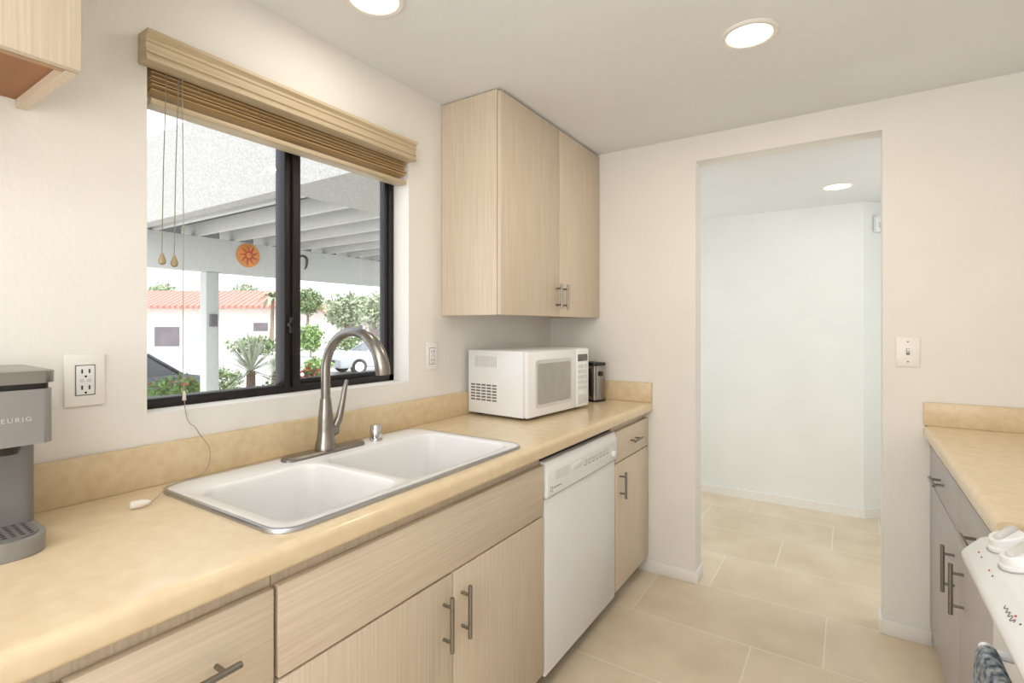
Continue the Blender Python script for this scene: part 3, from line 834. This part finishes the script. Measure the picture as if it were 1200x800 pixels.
# palm
pp = at(318, 44)
t = thing('palm_tree', 'palm tree with drooping fronds right of the red roofed house', 'palm tree', pp, 0, local=True)
MB().tube([(0, 0, 0), (0.1, 0, 2.2), (0.15, 0.05, 4.4)], [0.2, 0.15, 0.13], 8).build('trunk', M['bark'], t)
mb = MB(); rnd = random.Random(5)
for i in range(22):
    az = i*2.4; el = rnd.uniform(-0.1, 1.2)
    d = Vector((math.cos(az)*math.cos(el), math.sin(az)*math.cos(el), math.sin(el)))
    sd = Vector((-math.sin(az), math.cos(az), 0))
    pr = Vector((0.15, 0.05, 4.4)); w0 = 0.04
    for k in range(5):
        nx = Vector((0.15, 0.05, 4.4))+d*(0.34*(k+1))-Vector((0, 0, 0.05*(k+1)**2))
        w1 = (0.16, 0.2, 0.17, 0.1, 0.01)[k]
        mb.quad(pr-sd*w0, nx-sd*w1, nx+sd*w1, pr+sd*w0)
        pr, w0 = nx, w1
mb.build('fronds', M['leaf2'], t, smooth=0, recalc=False)
def bush(u, dist, z0, rad, m, label, seed, n=500, s=0.09, flowers=0, name='shrub'):
    p = at(u, dist)
    t = thing(name, label, 'shrub', p, YAW, local=True)
    foliage(MB(), (0, 0, z0), rad, n, s, seed).build('leaves', m, t, smooth=0, recalc=False)
    MB().tube([(0, 0, 0), (0, 0, z0)], [0.05, 0.02], 6).build('stem', M['bark'], t)
    if flowers:
        foliage(MB(), (0, 0, z0+0.05), (rad[0]*1.02, rad[1]*1.02, rad[2]*1.05), flowers, s*0.7, seed+9).build('blossoms', M['flower'], t, smooth=0, recalc=False)
bush(364, 32.5, 1.2, (0.9, 0.9, 1.1), M['leaf3'], 'rounded bright green shrub just right of the meeting rail', 11, 1200, 0.12)
bush(372, 20, 0.42, (0.7, 0.4, 0.42), M['leaf3'], 'low clipped green shrub beyond the driveway', 12, 700, 0.07)
bush(300, 35, 0.6, (2.4, 0.8, 0.8), M['leaf'], 'wide dark green hedge in front of the red roofed house', 13, 1000, 0.13)
bush(425, 37, 0.7, (3.0, 0.8, 0.8), M['leaf'], 'long green hedge across the street behind the silver car', 16, 1200, 0.13)
bush(262, 14, 0.5, (0.6, 0.4, 0.45), M['leaf'], 'small dark shrub behind the carport post', 17, 700, 0.06)
bush(322, 9.6, 0.7, (0.5, 0.3, 0.30), M['leaf3'], 'low leafy shrub at the foot of the yucca', 18, 700, 0.04)
bush(207, 7.0, 0.99, (0.60, 0.4, 0.38), M['leaf3'], 'leafy green shrub with red blossoms below the dark car', 14, 1500, 0.038, 60)
bush(364, 8.2, 1.02, (0.26, 0.25, 0.34), M['leaf'], 'small shrub covered in red flowers near the meeting rail', 15, 300, 0.045, 300)
# yucca plants
def yucca(u, dist, zc, ln, n, label, seed):
    p = at(u, dist)
    t = thing('yucca', label, 'plant', p, 0, local=True)
    MB().tube([(0, 0, 0), (0, 0, zc)], [0.09, 0.07], 8).build('trunk', M['bark'], t)
    rnd = random.Random(seed)
    mb = MB()
    for i in range(n):
        az = rnd.uniform(0, 2*PI); el = math.radians(rnd.uniform(-25, 88))
        d = Vector((math.cos(az)*math.cos(el), math.sin(az)*math.cos(el), math.sin(el)))
        sd = d.cross(Vector((0, 0, 1))).normalized()*0.018
        L = ln*rnd.uniform(0.75, 1.05)
        c = Vector((0, 0, zc))
        m_ = c+d*L*0.4; e = c+d*L-Vector((0, 0, 0.06*L))
        mb.quad(c-sd*0.5, m_-sd, m_+sd, c+sd*0.5)
        mb.bm.faces.new([mb.bm.verts.new(v) for v in (m_-sd, e, m_+sd)])
    mb.build('blades', M['yucca'], t, smooth=0, recalc=False)
yucca(294, 8.4, 1.24, 0.80, 110, 'spiky pale green yucca plant beside the carport post', 21)
yucca(322, 12.0, 0.9, 0.6, 80, 'smaller spiky yucca half hidden behind the meeting rail', 22)

def car(u, dist, rz, m, label):
    p = at(u, dist)
    t = thing('car', label, 'car', p, rz, local=True)
    MB().prism([(-2.2, 0.25), (-2.22, 0.55), (-2.15, 0.86), (-1.4, 0.96), (1.0, 0.93), (1.9, 0.80), (2.2, 0.62), (2.22, 0.28)], 'y', -0.87, 0.87, 0.07).build('body', m, t, smooth=50)
    MB().loft([[(-1.75, -0.78, 0.92), (1.05, -0.78, 0.90), (1.05, 0.78, 0.90), (-1.75, 0.78, 0.92)],
               [(-1.05, -0.62, 1.36), (0.25, -0.62, 1.37), (0.25, 0.62, 1.37), (-1.05, 0.62, 1.36)]]).build('cabin_glass', M['carglass'], t, smooth=0)
    mb = MB().box(-1.10, 0.30, -0.64, 0.64, 1.36, 1.41, 0.02)
    for s in (-1, 1):
        for a, b in (((-1.75, 0.79*s, 0.92), (-1.05, 0.63*s, 1.37)), ((1.05, 0.79*s, 0.90), (0.25, 0.63*s, 1.38)), ((-0.35, 0.79*s, 0.92), (-0.35, 0.63*s, 1.37))):
            mb.tube([a, b], 0.035, 6)
    mb.build('roof', m, t)
    for x in (-1.35, 1.4):
        for s in (-1, 1):
            w = MB().cyl((x, s*0.70, 0.32), (x, s*0.89, 0.32), 0.32, n=24).build('wheel', M['tyre'], t)
            MB().cyl((x, s*0.885, 0.32), (x, s*0.90, 0.32), 0.20, n=16).build('hubcap', M['lgrey'], w)
    for s in (-1, 1):
        MB().box(2.12, 2.235, s*0.62-0.16, s*0.62+0.16, 0.60, 0.72, 0.02).build('headlight', M['lgrey'], t)
        MB().box(-2.24, -2.12, s*0.62-0.16, s*0.62+0.16, 0.66, 0.80, 0.02).build('tail_light', M['red'], t)
    MB().box(2.19, 2.235, -0.35, 0.35, 0.48, 0.60, 0.02).build('grille', M['black'], t)
car(446, 22.5, YAW+math.radians(222), M['silver'], 'silver sedan parked on the driveway at the right of the window')
car(128, 10.4, YAW+math.radians(86), M['darkcar'], 'dark car whose top shows behind the shrub, left in the window')

# ------------------------------------------------------------------ lights
def area(name, loc, rot, sx_, sy_, power, col):
    l = bpy.data.lights.new(name, 'AREA')
    l.shape = 'RECTANGLE'; l.size = sx_; l.size_y = sy_; l.energy = power; l.color = col
    o = bpy.data.objects.new(name, l); COL.objects.link(o)
    o.location = loc; o.rotation_euler = rot
    return o
area('room_fill', (1.3, -2.3, 1.55), (math.radians(88), 0, 0), 2.0, 1.3, 37, (0.975, 0.98, 1.0))  # added fill light behind the camera, not a room fixture
area('ceiling_fill', (1.35, -0.7, 2.28), (0, 0, 0), 0.9, 0.9, 13, (1.0, 0.985, 0.97))  # added unseen fill under the ceiling, no fixture here
area('bounce_fill', (1.45, -0.9, 1.15), (math.radians(180-18), 0, 0), 0.7, 0.7, 12, (0.985, 0.985, 1.0))  # added fill aimed upward to brighten the ceiling
area('hallway_fill', (-0.4, 3.6, 1.3), (0, math.radians(-90), 0), 1.6, 1.2, 8.5, (0.97, 0.99, 1.0))  # added fill, out of view at the hallway's left
area('hallway_fill', (2.6, 3.5, 1.3), (0, math.radians(90), 0), 1.6, 1.0, 9.0, (0.97, 0.99, 1.0))  # added fill, out of view, brightens the angled hallway wall
for x, y, z, e, c in ((1.232, 1.88, H, 5.5, (1.0, 0.87, 0.72)), (0.325, 1.058, H, 1.4, (1.0, 0.91, 0.80)), (1.454, 3.736, HC, 1.0, (1.0, 0.95, 0.88))):
    l = bpy.data.lights.new('downlight', 'AREA'); l.shape = 'DISK'; l.size = 0.13; l.energy = e; l.color = c
    o = bpy.data.objects.new('downlight', l); COL.objects.link(o); o.location = (x, y, z-0.012)
sun = bpy.data.lights.new('sun', 'SUN'); sun.energy = 5.4; sun.angle = 0.01; sun.color = (1, 0.97, 0.92)
so = bpy.data.objects.new('sun', sun); COL.objects.link(so)
so.rotation_euler = Vector((-0.6, 0.15, -0.75)).to_track_quat('-Z', 'Y').to_euler()
w = bpy.data.worlds.new('world'); SC.world = w; w.use_nodes = True
nt = w.node_tree
bg = nt.nodes['Background']
tc = nt.nodes.new('ShaderNodeTexCoord'); sp = nt.nodes.new('ShaderNodeSeparateXYZ'); rp = nt.nodes.new('ShaderNodeValToRGB')
rp.color_ramp.elements[0].position = 0.0; rp.color_ramp.elements[0].color = (0.93, 0.96, 1.0, 1)
rp.color_ramp.elements[1].position = 0.8; rp.color_ramp.elements[1].color = (0.78, 0.88, 1.0, 1)
nt.links.new(tc.outputs['Generated'], sp.inputs[0]); nt.links.new(sp.outputs[2], rp.inputs[0]); nt.links.new(rp.outputs[0], bg.inputs['Color'])
bg.inputs['Strength'].default_value = 2.0

# ------------------------------------------------------------------ camera
cd = bpy.data.cameras.new('camera'); cd.sensor_width = 36; cd.lens = 602/1200*36; cd.shift_y = -18/1200; cd.clip_start = 0.02; cd.clip_end = 500
co = bpy.data.objects.new('camera', cd); COL.objects.link(co)
co.location = (1.51, 0, 1.325); co.rotation_euler = (PI/2, 0, YAW)
SC.camera = co
